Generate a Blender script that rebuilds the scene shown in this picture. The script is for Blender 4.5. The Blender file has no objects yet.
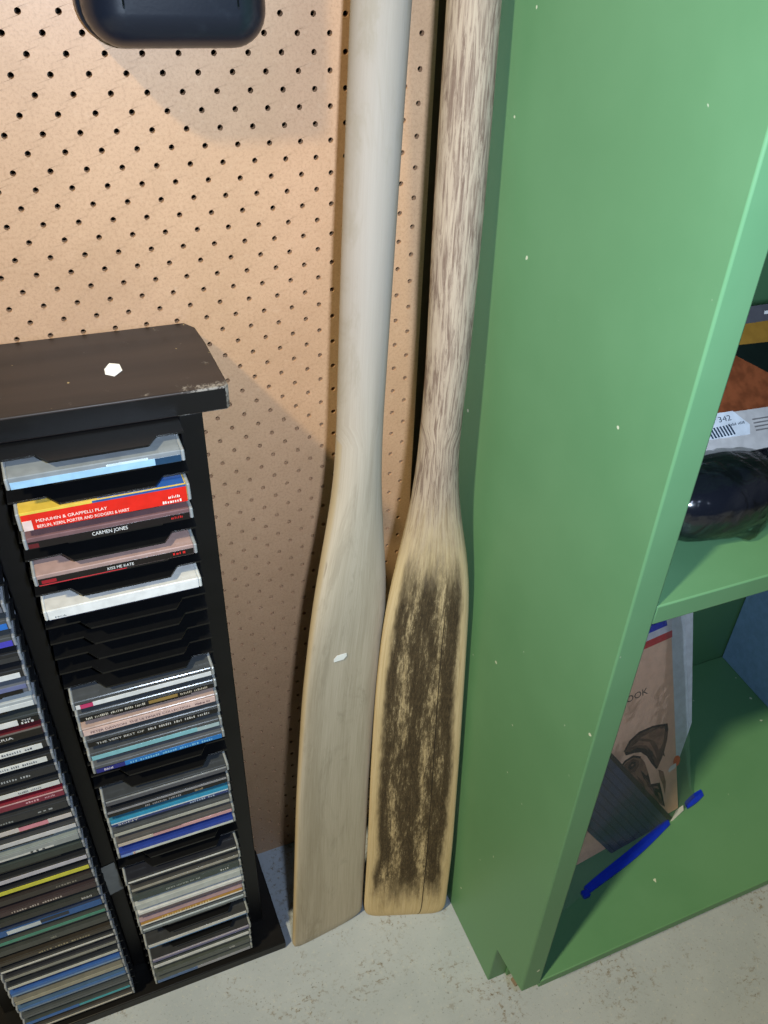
import bpy, math, random
from mathutils import Vector, Matrix, noise
random.seed(7)
S = 0.0254                       # the scene is laid out in inches; S turns them into metres
C = bpy.context.scene.collection
scene = bpy.context.scene

# ------------------------------------------------------------------ camera, light, exposure
CAM = (-0.9073, -29.2425, 47.40)
R_RIGHT = None
def setup_camera():
    global R_RIGHT
    cd = bpy.data.cameras.new('camera'); cam = bpy.data.objects.new('camera', cd); C.objects.link(cam)
    cd.sensor_fit = 'HORIZONTAL'; cd.sensor_width = 36.0
    cd.lens = 893.65*36.0/768.0
    cd.shift_x = -70.85/768.0; cd.shift_y = 57.64/768.0
    cd.clip_start = 0.01
    r = Vector(CAM_R[0]); u = -Vector(CAM_R[1]); b = -Vector(CAM_R[2])
    m = Matrix(((r.x,u.x,b.x,0),(r.y,u.y,b.y,0),(r.z,u.z,b.z,0),(0,0,0,1)))
    cam.matrix_world = Matrix.Translation(Vector(CAM)*S) @ m
    scene.camera = cam
    return cam
CAM_R = [[0.904433, -0.4190169, 0.0801609], [-0.2194498, -0.6180845, -0.7548598], [0.3658452, 0.6651288, -0.6509692]]
cam = setup_camera()

def lamp(name, kind, loc, power, col, size, target=None, size_y=None):
    l = bpy.data.lights.new(name, kind); l.energy = power; l.color = col
    o = bpy.data.objects.new(name, l); C.objects.link(o); o.location = Vector(loc)*S
    if kind == 'AREA':
        l.spread = math.radians(120); l.shape = 'RECTANGLE'; l.size = size*S; l.size_y = (size_y or size)*S
    else:
        l.shadow_soft_size = size*S
    if target is not None:
        o.rotation_euler = (Vector(target)-Vector(loc)).to_track_quat('-Z', 'Y').to_euler()
    return o
# camera flash, a hand's breadth right of the lens
lamp('camera_flash', 'AREA', (2.6, -30.4, 47.6), 4.35, (0.70, 0.83, 1.0), 1.6, (7.0, -1, 36), 1.0)
# the room's warm lamp, up and to the left in front of the wall
lamp('ceiling_lamp', 'POINT', (-146, -92, 233), 1800.0, (1.0, 0.85, 0.52), 7.0)
w = bpy.data.worlds.new('room_light'); scene.world = w; w.use_nodes = True
w.node_tree.nodes['Background'].inputs[0].default_value = (0.55, 0.66, 0.85, 1)
w.node_tree.nodes['Background'].inputs[1].default_value = 0.016
scene.view_settings.view_transform = 'Standard'; scene.view_settings.look = 'None'
scene.view_settings.gamma = 1.0; scene.view_settings.use_curve_mapping = False
scene.view_settings.exposure = 0.0

# ------------------------------------------------------------------ materials
def lin(c):
    return tuple((x/255/12.92 if x/255 <= .04045 else ((x/255+.055)/1.055)**2.4) for x in c)
class NT:
    def __init__(s, name):
        s.m = bpy.data.materials.new(name); s.m.use_nodes = True
        s.t = s.m.node_tree; s.b = s.t.nodes['Principled BSDF']; s.out = s.t.nodes['Material Output']
    def n(s, typ, ins=None, **kw):
        nd = s.t.nodes.new(typ)
        for k, v in kw.items(): setattr(nd, k, v)
        for k, v in (ins or {}).items(): s.put(nd, k, v)
        return nd
    def put(s, nd, k, v):
        i = nd.inputs[k]
        if hasattr(v, 'is_output'): s.t.links.new(v, i)
        else: i.default_value = v
    def noise(s, scale, detail=4, rough=.6, vec=None, sc=None, dist=0):
        if vec is None: vec = s.n('ShaderNodeTexCoord').outputs['Object']
        if sc: vec = s.n('ShaderNodeMapping', {'Vector': vec, 'Scale': sc}).outputs[0]
        return s.n('ShaderNodeTexNoise', {'Vector': vec, 'Scale': scale, 'Detail': detail, 'Roughness': rough, 'Distortion': dist}).outputs['Fac']
    def ramp(s, fac, a, b, lo=0., hi=1.):
        return s.n('ShaderNodeMapRange', {'Value': fac, 'From Min': a, 'From Max': b, 'To Min': lo, 'To Max': hi}, interpolation_type='SMOOTHSTEP').outputs[0]
    def mix(s, fac, a, b):
        nd = s.n('ShaderNodeMix', data_type='RGBA')
        s.put(nd, 0, fac)
        for i, v in ((6, a), (7, b)):
            s.put(nd, i, v if hasattr(v, 'is_output') else (*v, 1))
        return nd.outputs[2]
    def math(s, op, a, b=0., clamp=False):
        nd = s.n('ShaderNodeMath', operation=op, use_clamp=clamp); s.put(nd, 0, a); s.put(nd, 1, b); return nd.outputs[0]
    def bump(s, h, strength=.3, dist=.001):
        s.put(s.b, 'Normal', s.n('ShaderNodeBump', {'Height': h, 'Strength': strength, 'Distance': dist}).outputs[0])
    def fin(s, col, rough=.5, spec=.5):
        s.put(s.b, 'Base Color', col if hasattr(col, 'is_output') else (*col, 1))
        s.put(s.b, 'Roughness', rough); s.b.inputs['Specular IOR Level'].default_value = spec
        return s.m

_pl = {}
def plain(rgb, rough=.5, spec=.5, var=.08):
    key = (tuple(rgb), rough, spec)
    if key not in _pl:
        t = NT('paint_%02x%02x%02x' % tuple(int(v) for v in rgb)); c = lin(rgb)
        f = t.ramp(t.noise(90, 2), .3, .7)
        _pl[key] = t.fin(t.mix(f, tuple(v*(1-var) for v in c), tuple(min(1, v*(1+var)) for v in c)), rough, spec)
    return _pl[key]

def m_pegboard():
    t = NT('pegboard_hardboard')
    a = t.noise(9, 5, .7); f = t.noise(420, 3, .8); g = t.noise(140, 3, .7)
    c = t.mix(t.ramp(a, .3, .7), (.49, .295, .172), (.56, .342, .205))
    c = t.mix(t.math('MULTIPLY', t.ramp(f, .42, .72), .45), c, (.30, .155, .075))
    c = t.mix(t.math('MULTIPLY', t.ramp(g, .55, .8), .35), c, (.64, .44, .29))
    s = t.ramp(t.noise(5, 6, .75), .62, .72)
    c = t.mix(t.math('MULTIPLY', s, .35), c, (.42, .40, .36))
    t.bump(f, .15, .0004)
    return t.fin(c, .43, .85)
def m_green():
    t = NT('green_gloss_paint')
    a = t.noise(5, 5, .6)
    c = t.mix(t.ramp(a, .3, .7), (.098, .245, .122), (.115, .270, .140))
    sp = t.noise(85, 1, .3)
    c = t.mix(t.ramp(sp, .80, .815), c, (.55, .62, .50))
    c = t.mix(t.math('MULTIPLY', t.ramp(t.noise(12, 6, .8, dist=1.5), .70, .76), .25), c, (.35, .45, .32))
    t.bump(t.noise(70, 3, .5, sc=(1, 1, .3)), .12, .001)
    return t.fin(c, t.ramp(a, .2, .8, .40, .5), .35)
def m_floor():
    t = NT('painted_concrete')
    a = t.noise(6, 6, .65); g = t.noise(120, 5, .8)
    c = t.mix(t.ramp(a, .3, .7), (.35, .40, .475), (.415, .465, .545))
    d = t.math('MULTIPLY', t.ramp(g, .52, .60), t.ramp(t.noise(11, 5, .7), .48, .64))
    c = t.mix(t.math('MULTIPLY', d, .75), c, (.20, .165, .125))
    k = t.ramp(t.noise(240, 4, .8), .61, .66)
    c = t.mix(t.math('MULTIPLY', k, .6), c, (.06, .055, .05))
    c = t.mix(t.math('MULTIPLY', t.ramp(t.noise(160, 4, .8), .56, .66), .4), c, (.55, .55, .53))
    t.bump(g, .25, .001)
    return t.fin(c, .6, .35)
def m_rackblack():
    t = NT('black_woodgrain_laminate')
    a = t.noise(14, 4, .6, sc=(.25, 3, 1))
    c = t.mix(t.ramp(a, .3, .7), (.0045, .0045, .005), (.008, .0075, .008))
    t.bump(a, .08, .0006)
    return t.fin(c, .42, .3)
def m_racktop():
    t = NT('worn_black_laminate')
    co = t.n('ShaderNodeTexCoord').outputs['Object']
    a = t.noise(14, 4, .6, sc=(.25, 3, 1))
    c = t.mix(t.ramp(a, .3, .7), (.018, .012, .010), (.030, .020, .016))
    y = t.n('ShaderNodeSeparateXYZ', {'Vector': co})
    edge = t.ramp(y.outputs[1], -1.62*S, -.75*S, 1, 0)
    right = t.ramp(y.outputs[0], 4.2*S, 7.0*S)
    wear = t.ramp(t.math('ADD', t.noise(70, 5, .8), t.math('MULTIPLY', t.math('MULTIPLY', edge, right), .26)), .66, .78)
    c = t.mix(t.math('MULTIPLY', wear, .75), c, (.30, .27, .24))
    c = t.mix(t.ramp(t.noise(150, 2, .5), .76, .80), c, (.32, .25, .12))
    return t.fin(c, .45, .35)
def m_wood_grey():
    t = NT('weathered_grey_wood')
    uv = t.n('ShaderNodeUVMap').outputs[0]
    g = t.noise(7, 6, .65, vec=uv, sc=(6, .45, 1), dist=.4); b = t.noise(1.3, 5, .65, vec=uv, sc=(1, .35, 1))
    f = t.noise(22, 4, .8, vec=uv, sc=(3, .5, 1))
    c = t.mix(t.ramp(g, .3, .7), (.415, .362, .290), (.50, .445, .37))
    c = t.mix(t.math('MULTIPLY', t.ramp(b, .42, .68), .5), c, (.245, .205, .145))
    c = t.mix(t.math('MULTIPLY', t.ramp(f, .60, .75), .35), c, (.14, .115, .085))
    v = t.n('ShaderNodeSeparateXYZ', {'Vector': uv})
    sh = t.ramp(v.outputs[1], 2.3, 3.6)                        # the tone turns darker and greyer from the blade up the shaft
    c = t.mix(t.math('MULTIPLY', sh, .8), c, (.285, .255, .235))
    bl = t.ramp(t.noise(1.0, 6, .75, vec=uv, sc=(1.2, 1.6, 1), dist=.8), .50, .66)
    c = t.mix(t.math('MULTIPLY', bl, .42), c, (.235, .205, .155))
    kn = t.ramp(t.noise(3.5, 3, .5, vec=uv, sc=(1.3, 1, 1)), .70, .76)
    c = t.mix(t.math('MULTIPLY', kn, .5), c, (.13, .10, .075))
    ed = t.ramp(t.math('ABSOLUTE', v.outputs[0]), .93, 1.0)
    c = t.mix(t.math('MULTIPLY', ed, .6), c, (.40, .30, .16))
    t.bump(g, .2, .0005)
    return t.fin(c, .72, .2)
def m_wood_mould():
    t = NT('straw_wood_with_dark_mould')
    uv = t.n('ShaderNodeUVMap').outputs[0]
    v = t.n('ShaderNodeSeparateXYZ', {'Vector': uv}); U, V = v.outputs[0], v.outputs[1]
    g = t.noise(6, 6, .7, vec=uv, sc=(6, .5, 1), dist=.5)
    c = t.mix(t.ramp(g, .3, .7), (.43, .33, .185), (.54, .435, .275))
    # shaft: bleached with rough purple-brown patches
    sh = t.ramp(t.math('ADD', V, t.math('MULTIPLY', t.noise(4, 4, .7, vec=uv), .5)), 2.55, 3.1)
    gg = t.noise(5, 7, .75, vec=uv, sc=(2.4, 1.1, 1), dist=.7)
    cs = t.mix(t.ramp(gg, .42, .62), (.37, .30, .235), (.160, .112, .088))
    cs = t.mix(t.math('MULTIPLY', t.ramp(t.noise(9, 6, .8, vec=uv, sc=(7, .25, 1)), .55, .7), .55), cs, (.12, .085, .065))
    cs = t.mix(t.math('MULTIPLY', t.ramp(t.noise(3, 3, .6, vec=uv, sc=(1, 1.2, 1)), .55, .7), .5), cs, (.42, .345, .27))
    # blade: mould kept off the rim, the tip and the thin board on the right of the joint
    au = t.math('ABSOLUTE', U)
    rim = t.ramp(t.math('ADD', au, t.math('MULTIPLY', t.noise(3, 4, .7, vec=uv), .35)), .88, 1.06, 1, 0)
    tip = t.ramp(t.math('ADD', V, t.math('MULTIPLY', t.noise(4, 4, .7, vec=uv), .5)), .30, .62)
    top = t.ramp(t.math('ADD', V, t.math('MULTIPLY', t.noise(5, 4, .7, vec=uv), .5)), 2.48, 2.86, 1, 0)
    n1 = t.noise(2.6, 7, .75, vec=uv, sc=(1.6, 1.1, 1)); n2 = t.noise(16, 6, .85, vec=uv, sc=(1.3, 1.6, 1))
    st = t.math('SINE', t.math('MULTIPLY', t.math('ADD', U, t.math('MULTIPLY', t.noise(1.2, 3, .5, vec=uv), .5)), 9.0))
    d = t.math('ADD', t.math('ADD', t.math('MULTIPLY', n1, .65), t.math('MULTIPLY', n2, .45)), t.math('MULTIPLY', st, .045))
    d = t.ramp(d, .385, .565)
    d = t.math('MULTIPLY', t.math('MULTIPLY', d, rim), t.math('MULTIPLY', tip, top))
    cb = t.mix(t.math('MULTIPLY', d, .95), c, t.mix(t.ramp(n2, .4, .7), (.014, .009, .006), (.085, .060, .034)))
    seam = t.ramp(t.math('ABSOLUTE', t.math('SUBTRACT', U, .40)), .006, .016, 1, 0)
    seam = t.math('MULTIPLY', seam, t.ramp(V, 2.1, 2.3, 1, 0))
    cb = t.mix(seam, cb, (.03, .022, .015))
    c = t.mix(sh, cb, cs)
    t.bump(g, .4, .0009)
    return t.fin(c, .78, .15)
def m_film(name='clear_plastic_film', milk=.045, gloss=.5, bscale=45, bstr=.35, rough=.08):
    t = NT(name)
    nt = t.t; nt.nodes.remove(t.b)
    tr = t.n('ShaderNodeBsdfTransparent', {'Color': (.97, .98, .99, 1)})
    bn = t.n('ShaderNodeBump', {'Height': t.noise(bscale, 2, .5, sc=(1, 1, 1), dist=.8), 'Strength': bstr, 'Distance': .003})
    gl = t.n('ShaderNodeBsdfGlossy', {'Color': (1, 1, 1, 1), 'Roughness': rough, 'Normal': bn.outputs[0]})
    lw = t.n('ShaderNodeLayerWeight', {'Blend': .25, 'Normal': bn.outputs[0]})
    f = t.math('ADD', t.math('MULTIPLY', lw.outputs['Fresnel'], gloss), .02)
    df = t.n('ShaderNodeBsdfDiffuse', {'Color': (.85, .88, .90, 1)})
    tr2 = t.n('ShaderNodeMixShader', {0: milk, 1: tr.outputs[0], 2: df.outputs[0]})
    mx = t.n('ShaderNodeMixShader', {0: f, 1: tr2.outputs[0], 2: gl.outputs[0]})
    nt.links.new(mx.outputs[0], t.out.inputs[0]); return t.m
def m_shinyblack():
    t = NT('black_vinyl_under_clear_wrap')
    h = t.noise(30, 2, .5, dist=.6)
    t.bump(h, .12, .003)
    return t.fin((.008, .010, .017), .16, .7)
def m_case():
    t = NT('dark_moulded_plastic')
    t.bump(t.noise(400, 2, .5), .08, .0004)
    c = t.mix(t.ramp(t.noise(25, 5, .75), .55, .75), (.006, .009, .018), (.014, .019, .030))
    return t.fin(c, .30, .55)
def m_dogcard():
    return plain((196, 152, 122), .75, .2, .06)
PEG, GREEN, FLOOR, RBLK, RTOP = m_pegboard(), m_green(), m_floor(), m_rackblack(), m_racktop()
W1, W2, FILM, VINYL, CASEM = m_wood_grey(), m_wood_mould(), m_film(), m_shinyblack(), m_case()
WRAP = m_film('crinkled_clear_wrap', .003, .6, 60, 1.0, .045)
WHITE = plain((232, 234, 236), .5); TRAYM = plain((15, 16, 19), .35)

# ------------------------------------------------------------------ mesh helpers (inches in, metres out)
class MB:
    def __init__(s): s.v = []; s.f = []; s.uv = {}
    def add(s, vs, fs):
        o = len(s.v); s.v += [tuple(v) for v in vs]; s.f += [tuple(i+o for i in f) for f in fs]
    def box(s, x0, x1, y0, y1, z0, z1, b=0.0):
        if b <= 0:
            vs = [(x, y, z) for z in (z0, z1) for y in (y0, y1) for x in (x0, x1)]
            s.add(vs, [(0,2,3,1),(4,5,7,6),(0,1,5,4),(2,6,7,3),(0,4,6,2),(1,3,7,5)])
            return
        # bevelled box: three rings per axis corner
        cx = (x0+x1)/2; cy = (y0+y1)/2; cz = (z0+z1)/2; hx, hy, hz = (x1-x0)/2, (y1-y0)/2, (z1-z0)/2
        idx = {}; vs = []; fs = []
        for sx in (-1, 1):
            for sy in (-1, 1):
                for sz in (-1, 1):
                    for a, d in enumerate(((b,0,0),(0,b,0),(0,0,b))):
                        # vertex a lies on the face normal to axis a
                        p = [hx-b, hy-b, hz-b]; p[a] = (hx, hy, hz)[a]
                        idx[(sx,sy,sz,a)] = len(vs); vs.append((cx+sx*p[0], cy+sy*p[1], cz+sz*p[2]))
        def q(keys, n):
            pts = [Vector(vs[idx[k]]) for k in keys]; c = sum(pts, Vector())/len(pts)
            nn = (pts[1]-pts[0]).cross(pts[2]-pts[0])
            ids = [idx[k] for k in keys]
            if nn.dot(Vector(n)) < 0: ids.reverse()
            fs.append(ids)
        for sg in (-1, 1):
            q([(sg,-1,-1,0),(sg,1,-1,0),(sg,1,1,0),(sg,-1,1,0)], (sg,0,0))
            q([(-1,sg,-1,1),(1,sg,-1,1),(1,sg,1,1),(-1,sg,1,1)], (0,sg,0))
            q([(-1,-1,sg,2),(1,-1,sg,2),(1,1,sg,2),(-1,1,sg,2)], (0,0,sg))
        for a_ in (-1, 1):
            for b_ in (-1, 1):
                q([(a_,b_,-1,0),(a_,b_,1,0),(a_,b_,1,1),(a_,b_,-1,1)], (a_,b_,0))
                q([(a_,-1,b_,0),(a_,1,b_,0),(a_,1,b_,2),(a_,-1,b_,2)], (a_,0,b_))
                q([(-1,a_,b_,1),(1,a_,b_,1),(1,a_,b_,2),(-1,a_,b_,2)], (0,a_,b_))
        for sx in (-1, 1):
            for sy in (-1, 1):
                for sz in (-1, 1):
                    q([(sx,sy,sz,0),(sx,sy,sz,1),(sx,sy,sz,2)], (sx,sy,sz))
        s.add(vs, fs)
    def prism(s, poly, f, d):
        """poly: 2-D points counter-clockwise seen from outside; f maps (a, b, depth) to a point"""
        n = len(poly)
        vs = [f(a, b, 0) for a, b in poly] + [f(a, b, d) for a, b in poly]
        fs = [tuple(range(n)), tuple(reversed(range(n, 2*n)))]
        fs += [(i, i+n, (i+1) % n+n, (i+1) % n) for i in range(n)]
        s.add(vs, fs)
    def loft(s, rings, caps=True):
        n = len(rings[0]); o = len(s.v)
        for r in rings: s.v += [tuple(p) for p in r]
        for k in range(len(rings)-1):
            for i in range(n):
                j = (i+1) % n
                s.f.append((o+k*n+i, o+k*n+j, o+(k+1)*n+j, o+(k+1)*n+i))
        if caps:
            s.f.append(tuple(o+i for i in reversed(range(n))))
            s.f.append(tuple(o+(len(rings)-1)*n+i for i in range(n)))
    def tube(s, pts, r, n=10):
        pts = [Vector(p) for p in pts]; rings = []
        for i, p in enumerate(pts):
            t = (pts[min(i+1, len(pts)-1)]-pts[max(i-1, 0)]).normalized()
            a = t.cross(Vector((0,0,1)))
            if a.length < 1e-3: a = Vector((1,0,0))
            a.normalize(); b = a.cross(t)
            rr = r[i] if isinstance(r, (list, tuple)) else r
            rings.append([p+a*(rr*math.cos(2*math.pi*k/n))+b*(rr*math.sin(2*math.pi*k/n)) for k in range(n)])
        s.loft(rings)
    def build(s, name, mat, parent=None, smooth=False, fix=True):
        me = bpy.data.meshes.new(name)
        org = Vector((0, 0, 0))
        p = parent
        while p is not None:
            org += p.location; p = p.parent
        me.from_pydata([Vector(v)*S-org for v in s.v], [], s.f)
        me.validate(); me.update()
        if fix:
            import bmesh
            bm = bmesh.new(); bm.from_mesh(me); bmesh.ops.recalc_face_normals(bm, faces=bm.faces); bm.to_mesh(me); bm.free()
        me.materials.append(mat)
        if smooth:
            for f in me.polygons: f.use_smooth = True
        o = bpy.data.objects.new(name, me); C.objects.link(o)
        if parent is not None: o.parent = parent
        return o
def soft(o, angle=35):
    me = o.data
    for f in me.polygons: f.use_smooth = True
    me.set_sharp_from_angle(angle=math.radians(angle)); return o
def bevel(o, w, seg=2):
    m = o.modifiers.new('bevel', 'BEVEL'); m.width = w*S; m.segments = seg; m.limit_method = 'ANGLE'; m.angle_limit = math.radians(40)
    return o
def tag(o, label, cat=None, group=None):
    o['label'] = label
    if cat: o['category'] = cat
    if group: o['group'] = group
    return o
def thing(name, loc, label, cat, group=None):
    o = bpy.data.objects.new(name, None); C.objects.link(o); o.location = Vector(loc)*S
    o.empty_display_size = .02
    return tag(o, label, cat, group)
def structure(o): o['kind'] = 'structure'; return o

_tx = {}
def text2d(txt):
    """outline of a word as flat polygons, width 1, baseline at 0"""
    if txt not in _tx:
        cu = bpy.data.curves.new('lettering', 'FONT'); cu.body = txt; cu.size = 1; cu.resolution_u = 2
        ob = bpy.data.objects.new('lettering', cu); C.objects.link(ob)
        dg = bpy.context.evaluated_depsgraph_get(); dg.update()
        me = bpy.data.meshes.new_from_object(ob.evaluated_get(dg))
        vs = [(v.co.x, v.co.y) for v in me.vertices]; fs = [tuple(p.vertices) for p in me.polygons]
        C.objects.unlink(ob); bpy.data.objects.remove(ob); bpy.data.meshes.remove(me); bpy.data.curves.remove(cu)
        x0 = min(v[0] for v in vs); x1 = max(v[0] for v in vs)
        _tx[txt] = ([((x-x0)/(x1-x0), y) for x, y in vs], fs)
    return _tx[txt]
def lettering(name, txt, f, width, height, mat, parent):
    """f(a, b) -> point; cap height 'height'"""
    if txt.startswith('~'):                              # print too small to read: rows of letter-sized ticks
        rr = random.Random(txt+str(width)); mb = MB(); words = []; x = 0
        for _ in range(int(txt[1:])):
            for _ in range(rr.randint(3, 8)): words.append((x, rr.uniform(.35, .75))); x += 1
            x += 1
        for x0, w_ in words:
            a, b = x0/x*width, (x0+w_)/x*width; t_ = height*rr.choice((.75, 1, 1))
            mb.add([f(a, 0), f(b, 0), f(b, t_), f(a, t_)], [(0, 1, 2, 3)])
        return mb.build(name, mat, parent, fix=False)
    vs, fs = text2d(txt); mb = MB()
    mb.add([f(x*width, y/.73*height) for x, y in vs], fs)
    return mb.build(name, mat, parent, fix=False)

# ------------------------------------------------------------------ the setting
mb = MB(); mb.box(-60, 90, -110, 8, -1, 0); structure(mb.build('floor', FLOOR))
mb = MB(); mb.box(-60, 90, 1.2, 2.2, 0, 96); structure(mb.build('wall_back', plain((70, 62, 52), .8)))

def pegboard():
    mb = MB(); x_l, x_r, top = -12.0, 12.52, 78.0; th = .20; NH = 10; r = .088
    tr = 3.05*0   # rows follow the photo's hole grid
    z_off = 39.82
    rows = int(top/.5)
    for j in range(-rows, rows):
        z = z_off-.5*j; 
        za, zb = max(0, z-.25), min(top, z+.25)
        if zb-za < .02: continue
        full = zb-za > .49
        k0 = 0.0 if j % 2 == 0 else .5
        xs = []; x = k0-13
        while x < x_r+1: xs.append(x); x += 1
        for x in xs:
            xa, xb = max(x-.5, x_l), min(x+.5, x_r)
            if xb-xa < .01: continue
            hole = full and xa <= x-r-.02 and xb >= x+r+.02
            ring = [(xa, za), (xb, za), (xb, zb), (xa, zb)]
            if not hole:
                mb.add([(p[0], 0, p[1]) for p in ring], [(0, 1, 2, 3)]); continue
            ci = [(x+r*math.cos(2*math.pi*(i+.5)/NH-math.pi*.75), z+r*math.sin(2*math.pi*(i+.5)/NH-math.pi*.75)) for i in range(NH)]
            vs = [(p[0], 0, p[1]) for p in ring]+[(p[0], 0, p[1]) for p in ci]+[(p[0], th, p[1]) for p in ci]
            fs = []
            # fan between the rectangle and the circle, split at its four corners
            def quad(i): 
                a = math.atan2((ci[i][1]-z), (ci[i][0]-x)); return int(((a+math.pi*.75) % (2*math.pi))/(math.pi/2))
            qs = [quad(i) for i in range(NH)]
            for i in range(NH):
                j2 = (i+1) % NH; q0, q1 = qs[i], qs[j2]
                # circle vertex in quadrant q looks at side q (between corner q and q+1)
                if q0 == q1: fs.append((4+i, q0, 4+j2)) if False else fs.append((q0, 4+j2, 4+i) if True else ())
                else: fs.append((q0, (q1), 4+j2, 4+i))
            # the far corner of every side is reached by the first vertex after it; close with one triangle per side
            for i in range(NH): fs.append((4+i, 4+(i+1) % NH, 4+NH+(i+1) % NH, 4+NH+i))
            mb.add(vs, fs)
    o = mb.build('pegboard', PEG, fix=False)
    # edge and back rim
    e = MB(); e.box(x_r-.02, x_r, .001, th, 0, top); e.build('board_edge', plain((120, 84, 50), .8), o)
    return o
pb = pegboard(); tag(pb, 'tan hardboard pegboard behind the oars and the CD rack', 'pegboard')
pb.location.z = 0
mb = MB(); mb.box(12.56, 13.12, .35, 1.2, 0, 78)
structure(mb.build('trim_1', plain((74, 56, 38), .75)))

# ------------------------------------------------------------------ green bookcase
X0, X1, YF, YB, TK = 13.30, 50.0, -14.5, .55, 1.03
bc = thing('bookcase', (X0, YF, 0), 'tall green painted wooden bookcase with open shelves and a recessed kick', 'bookcase')
def side(xa, xb):
    # outline in (y, z): straight back foot, square notch for the kick at the front
    poly = [(YB, 0), (YB, 76), (YF, 76), (YF, 4.2), (YF+.75, 4.0), (YF+2.45, 3.75), (-11.95, 3.5), (-11.85, 0)]
    m = MB(); m.prism(poly, lambda a, b, d: (xa+d, a, b), xb-xa)
    return m
def bplank(m, name='shelf', w=.055): return soft(bevel(m.build(name, GREEN, bc), w, 2), 50)
bplank(side(X0, X0+TK), 'side_panel', .07); bplank(side(X1-TK, X1), 'side_panel', .07)
for z1, th in ((4.33, .62), (29.37, .78), (54.0, .78), (75.6, .8)):
    m = MB(); m.box(X0+TK+.002, X1-TK-.002, YF+.03, YB-.27, z1-th, z1); bplank(m)
m = MB(); m.box(X0+TK+.003, X1-TK-.003, -12.0, -11.2, .02, 3.7); bplank(m, 'kick_board', .03)
m = MB(); m.box(X0+TK+.003, X1-TK-.003, YB-.25, YB-.02, .3, 75.5); bplank(m, 'back_panel', .02)
m = MB()                                              # bare timber showing where the paint stops under the front foot
m.prism([(YF+.9, 3.96), (YF+.45, 4.10), (YF+.55, 3.62), (YF+1.0, 3.5)], lambda a, b, d: (X0+.02+d, a, b), .8)
tag(m.build('bare_timber_strip', plain((138, 120, 100), .8), bc), 'bare unpainted timber under the front corner')

# ------------------------------------------------------------------ oars
def interp(tab, z):
    if z <= tab[0][0]: return tab[0][1]
    for (a, p), (b, q) in zip(tab, tab[1:]):
        if z <= b:
            t = (z-a)/(b-a); return p+(q-p)*t
    (a, p), (b, q) = tab[-2:]
    return q+(q-p)/(b-a)*(z-b)
def smooth(tab, z, w=1.6):
    return sum(interp(tab, z+d*w)*k for d, k in ((-1, .15), (-.5, .22), (0, .26), (.5, .22), (1, .15))) if z > 1.5 else interp(tab, z)
def oar(name, left, right, A, B, k, z_top, thick, power, mat, label, tip_round, bottom):
    m_ = (B[1]-A[1])/(B[0]-A[0])
    yp = lambda x, z: A[1]+m_*(x-A[0])+k*z
    u = Vector((1, m_, 0)).normalized()
    nrm = Vector((m_, -1, k)).normalized()                # out of the blade, towards the room
    root = thing(name, ((A[0]+B[0])/2, (A[1]+B[1])/2, 0), label, 'oar')
    N = 36; rings = []; uvs = []
    zs = [0, .12, .3, .6, 1.0]+[1.6+.8*i for i in range(int((z_top-1.6)/.8)+1)]+[z_top-.15, z_top]
    zs = sorted(set(round(z, 3) for z in zs if z <= z_top))
    for z in zs:
        xl, xr = smooth(left, z), smooth(right, z)
        hw = (xr-xl)/2/u.x
        e = 1.0
        if z < tip_round: hw_s = 1-(1-math.sqrt(max(0, 1-(1-z/tip_round)**2)))*tip_round*.45/hw
        else: hw_s = 1.0
        if z > z_top-.6: hw_s *= .9
        hw *= hw_s
        c = Vector(((xl+xr)/2, yp((xl+xr)/2, z), z))
        t = interp(thick, z); t = t if t > 0 else hw
        if z < .3: t *= .75+.25*z/.3
        pw = interp(power, z)
        ring = []; uv = []
        for i in range(N):
            a = 2*math.pi*i/N; ca, sa = math.cos(a), math.sin(a)
            du = hw*math.copysign(abs(ca)**pw, ca); dn = t*math.copysign(abs(sa)**pw, sa)
            p = c+u*du+nrm*dn
            p.z += bottom(du/hw)*max(0, 1-z/3.0) if bottom else 0
            p.z = max(p.z, .01)
            ring.append(p); uv.append((du/max(hw, .01) if z < 30 else du/max(hw, .01)*.6, z/10.0))
        rings.append(ring); uvs += uv
    mb = MB(); mb.loft(rings)
    o = mb.build('oar_body', mat, root, fix=False)
    me = o.data; lay = me.uv_layers.new(name='UVMap')
    for lp in me.loops: lay.data[lp.index].uv = uvs[lp.vertex_index]
    soft(o, 55)
    return root, yp, u, nrm
P1L = [(0,4.34),(11.6,5.30),(17.8,5.98),(22,6.61),(24.75,7.18),(26.45,7.60),(28.5,7.98),(34.8,8.37),(40,8.74),(43,8.97)]
P1R = [(0,8.42),(5.35,8.72),(11.4,9.02),(16.6,9.42),(19.5,9.78),(22.2,9.97),(23.8,9.90),(26.7,9.70),(29.3,9.68),(34.5,10.05),(40,10.44),(43,10.67)]
r1 = oar('wooden_oar', P1L, P1R, (4.34,-6.14), (8.48,-5.64), .08, 52.5,
    [(0,.20),(12,.24),(20,.34),(25,.62),(29,.84),(34,.86),(70,.87)], [(0,.42),(18,.5),(24,.8),(29,1),(70,1)], W1,
    'smooth grey weathered wooden oar leaning beside the black CD rack', .5, lambda q: max(0, q-.1)**2*.25)
P2L = [(0,8.50),(.95,8.55),(5.8,8.80),(11.9,9.03),(17.2,9.30),(21.2,9.65),(23.8,10.08),(27.1,10.71),(29.6,10.92),(32,11.07),(38,11.20),(43.2,11.39)]
P2R = [(0,12.80),(5.6,13.0),(13.2,13.05),(21.2,13.04),(23.3,13.0),(25.3,12.71),(27.1,12.36),(29.7,12.29),(31.7,12.46),(34.9,12.6),(39.2,12.75),(43.3,12.84)]
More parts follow.
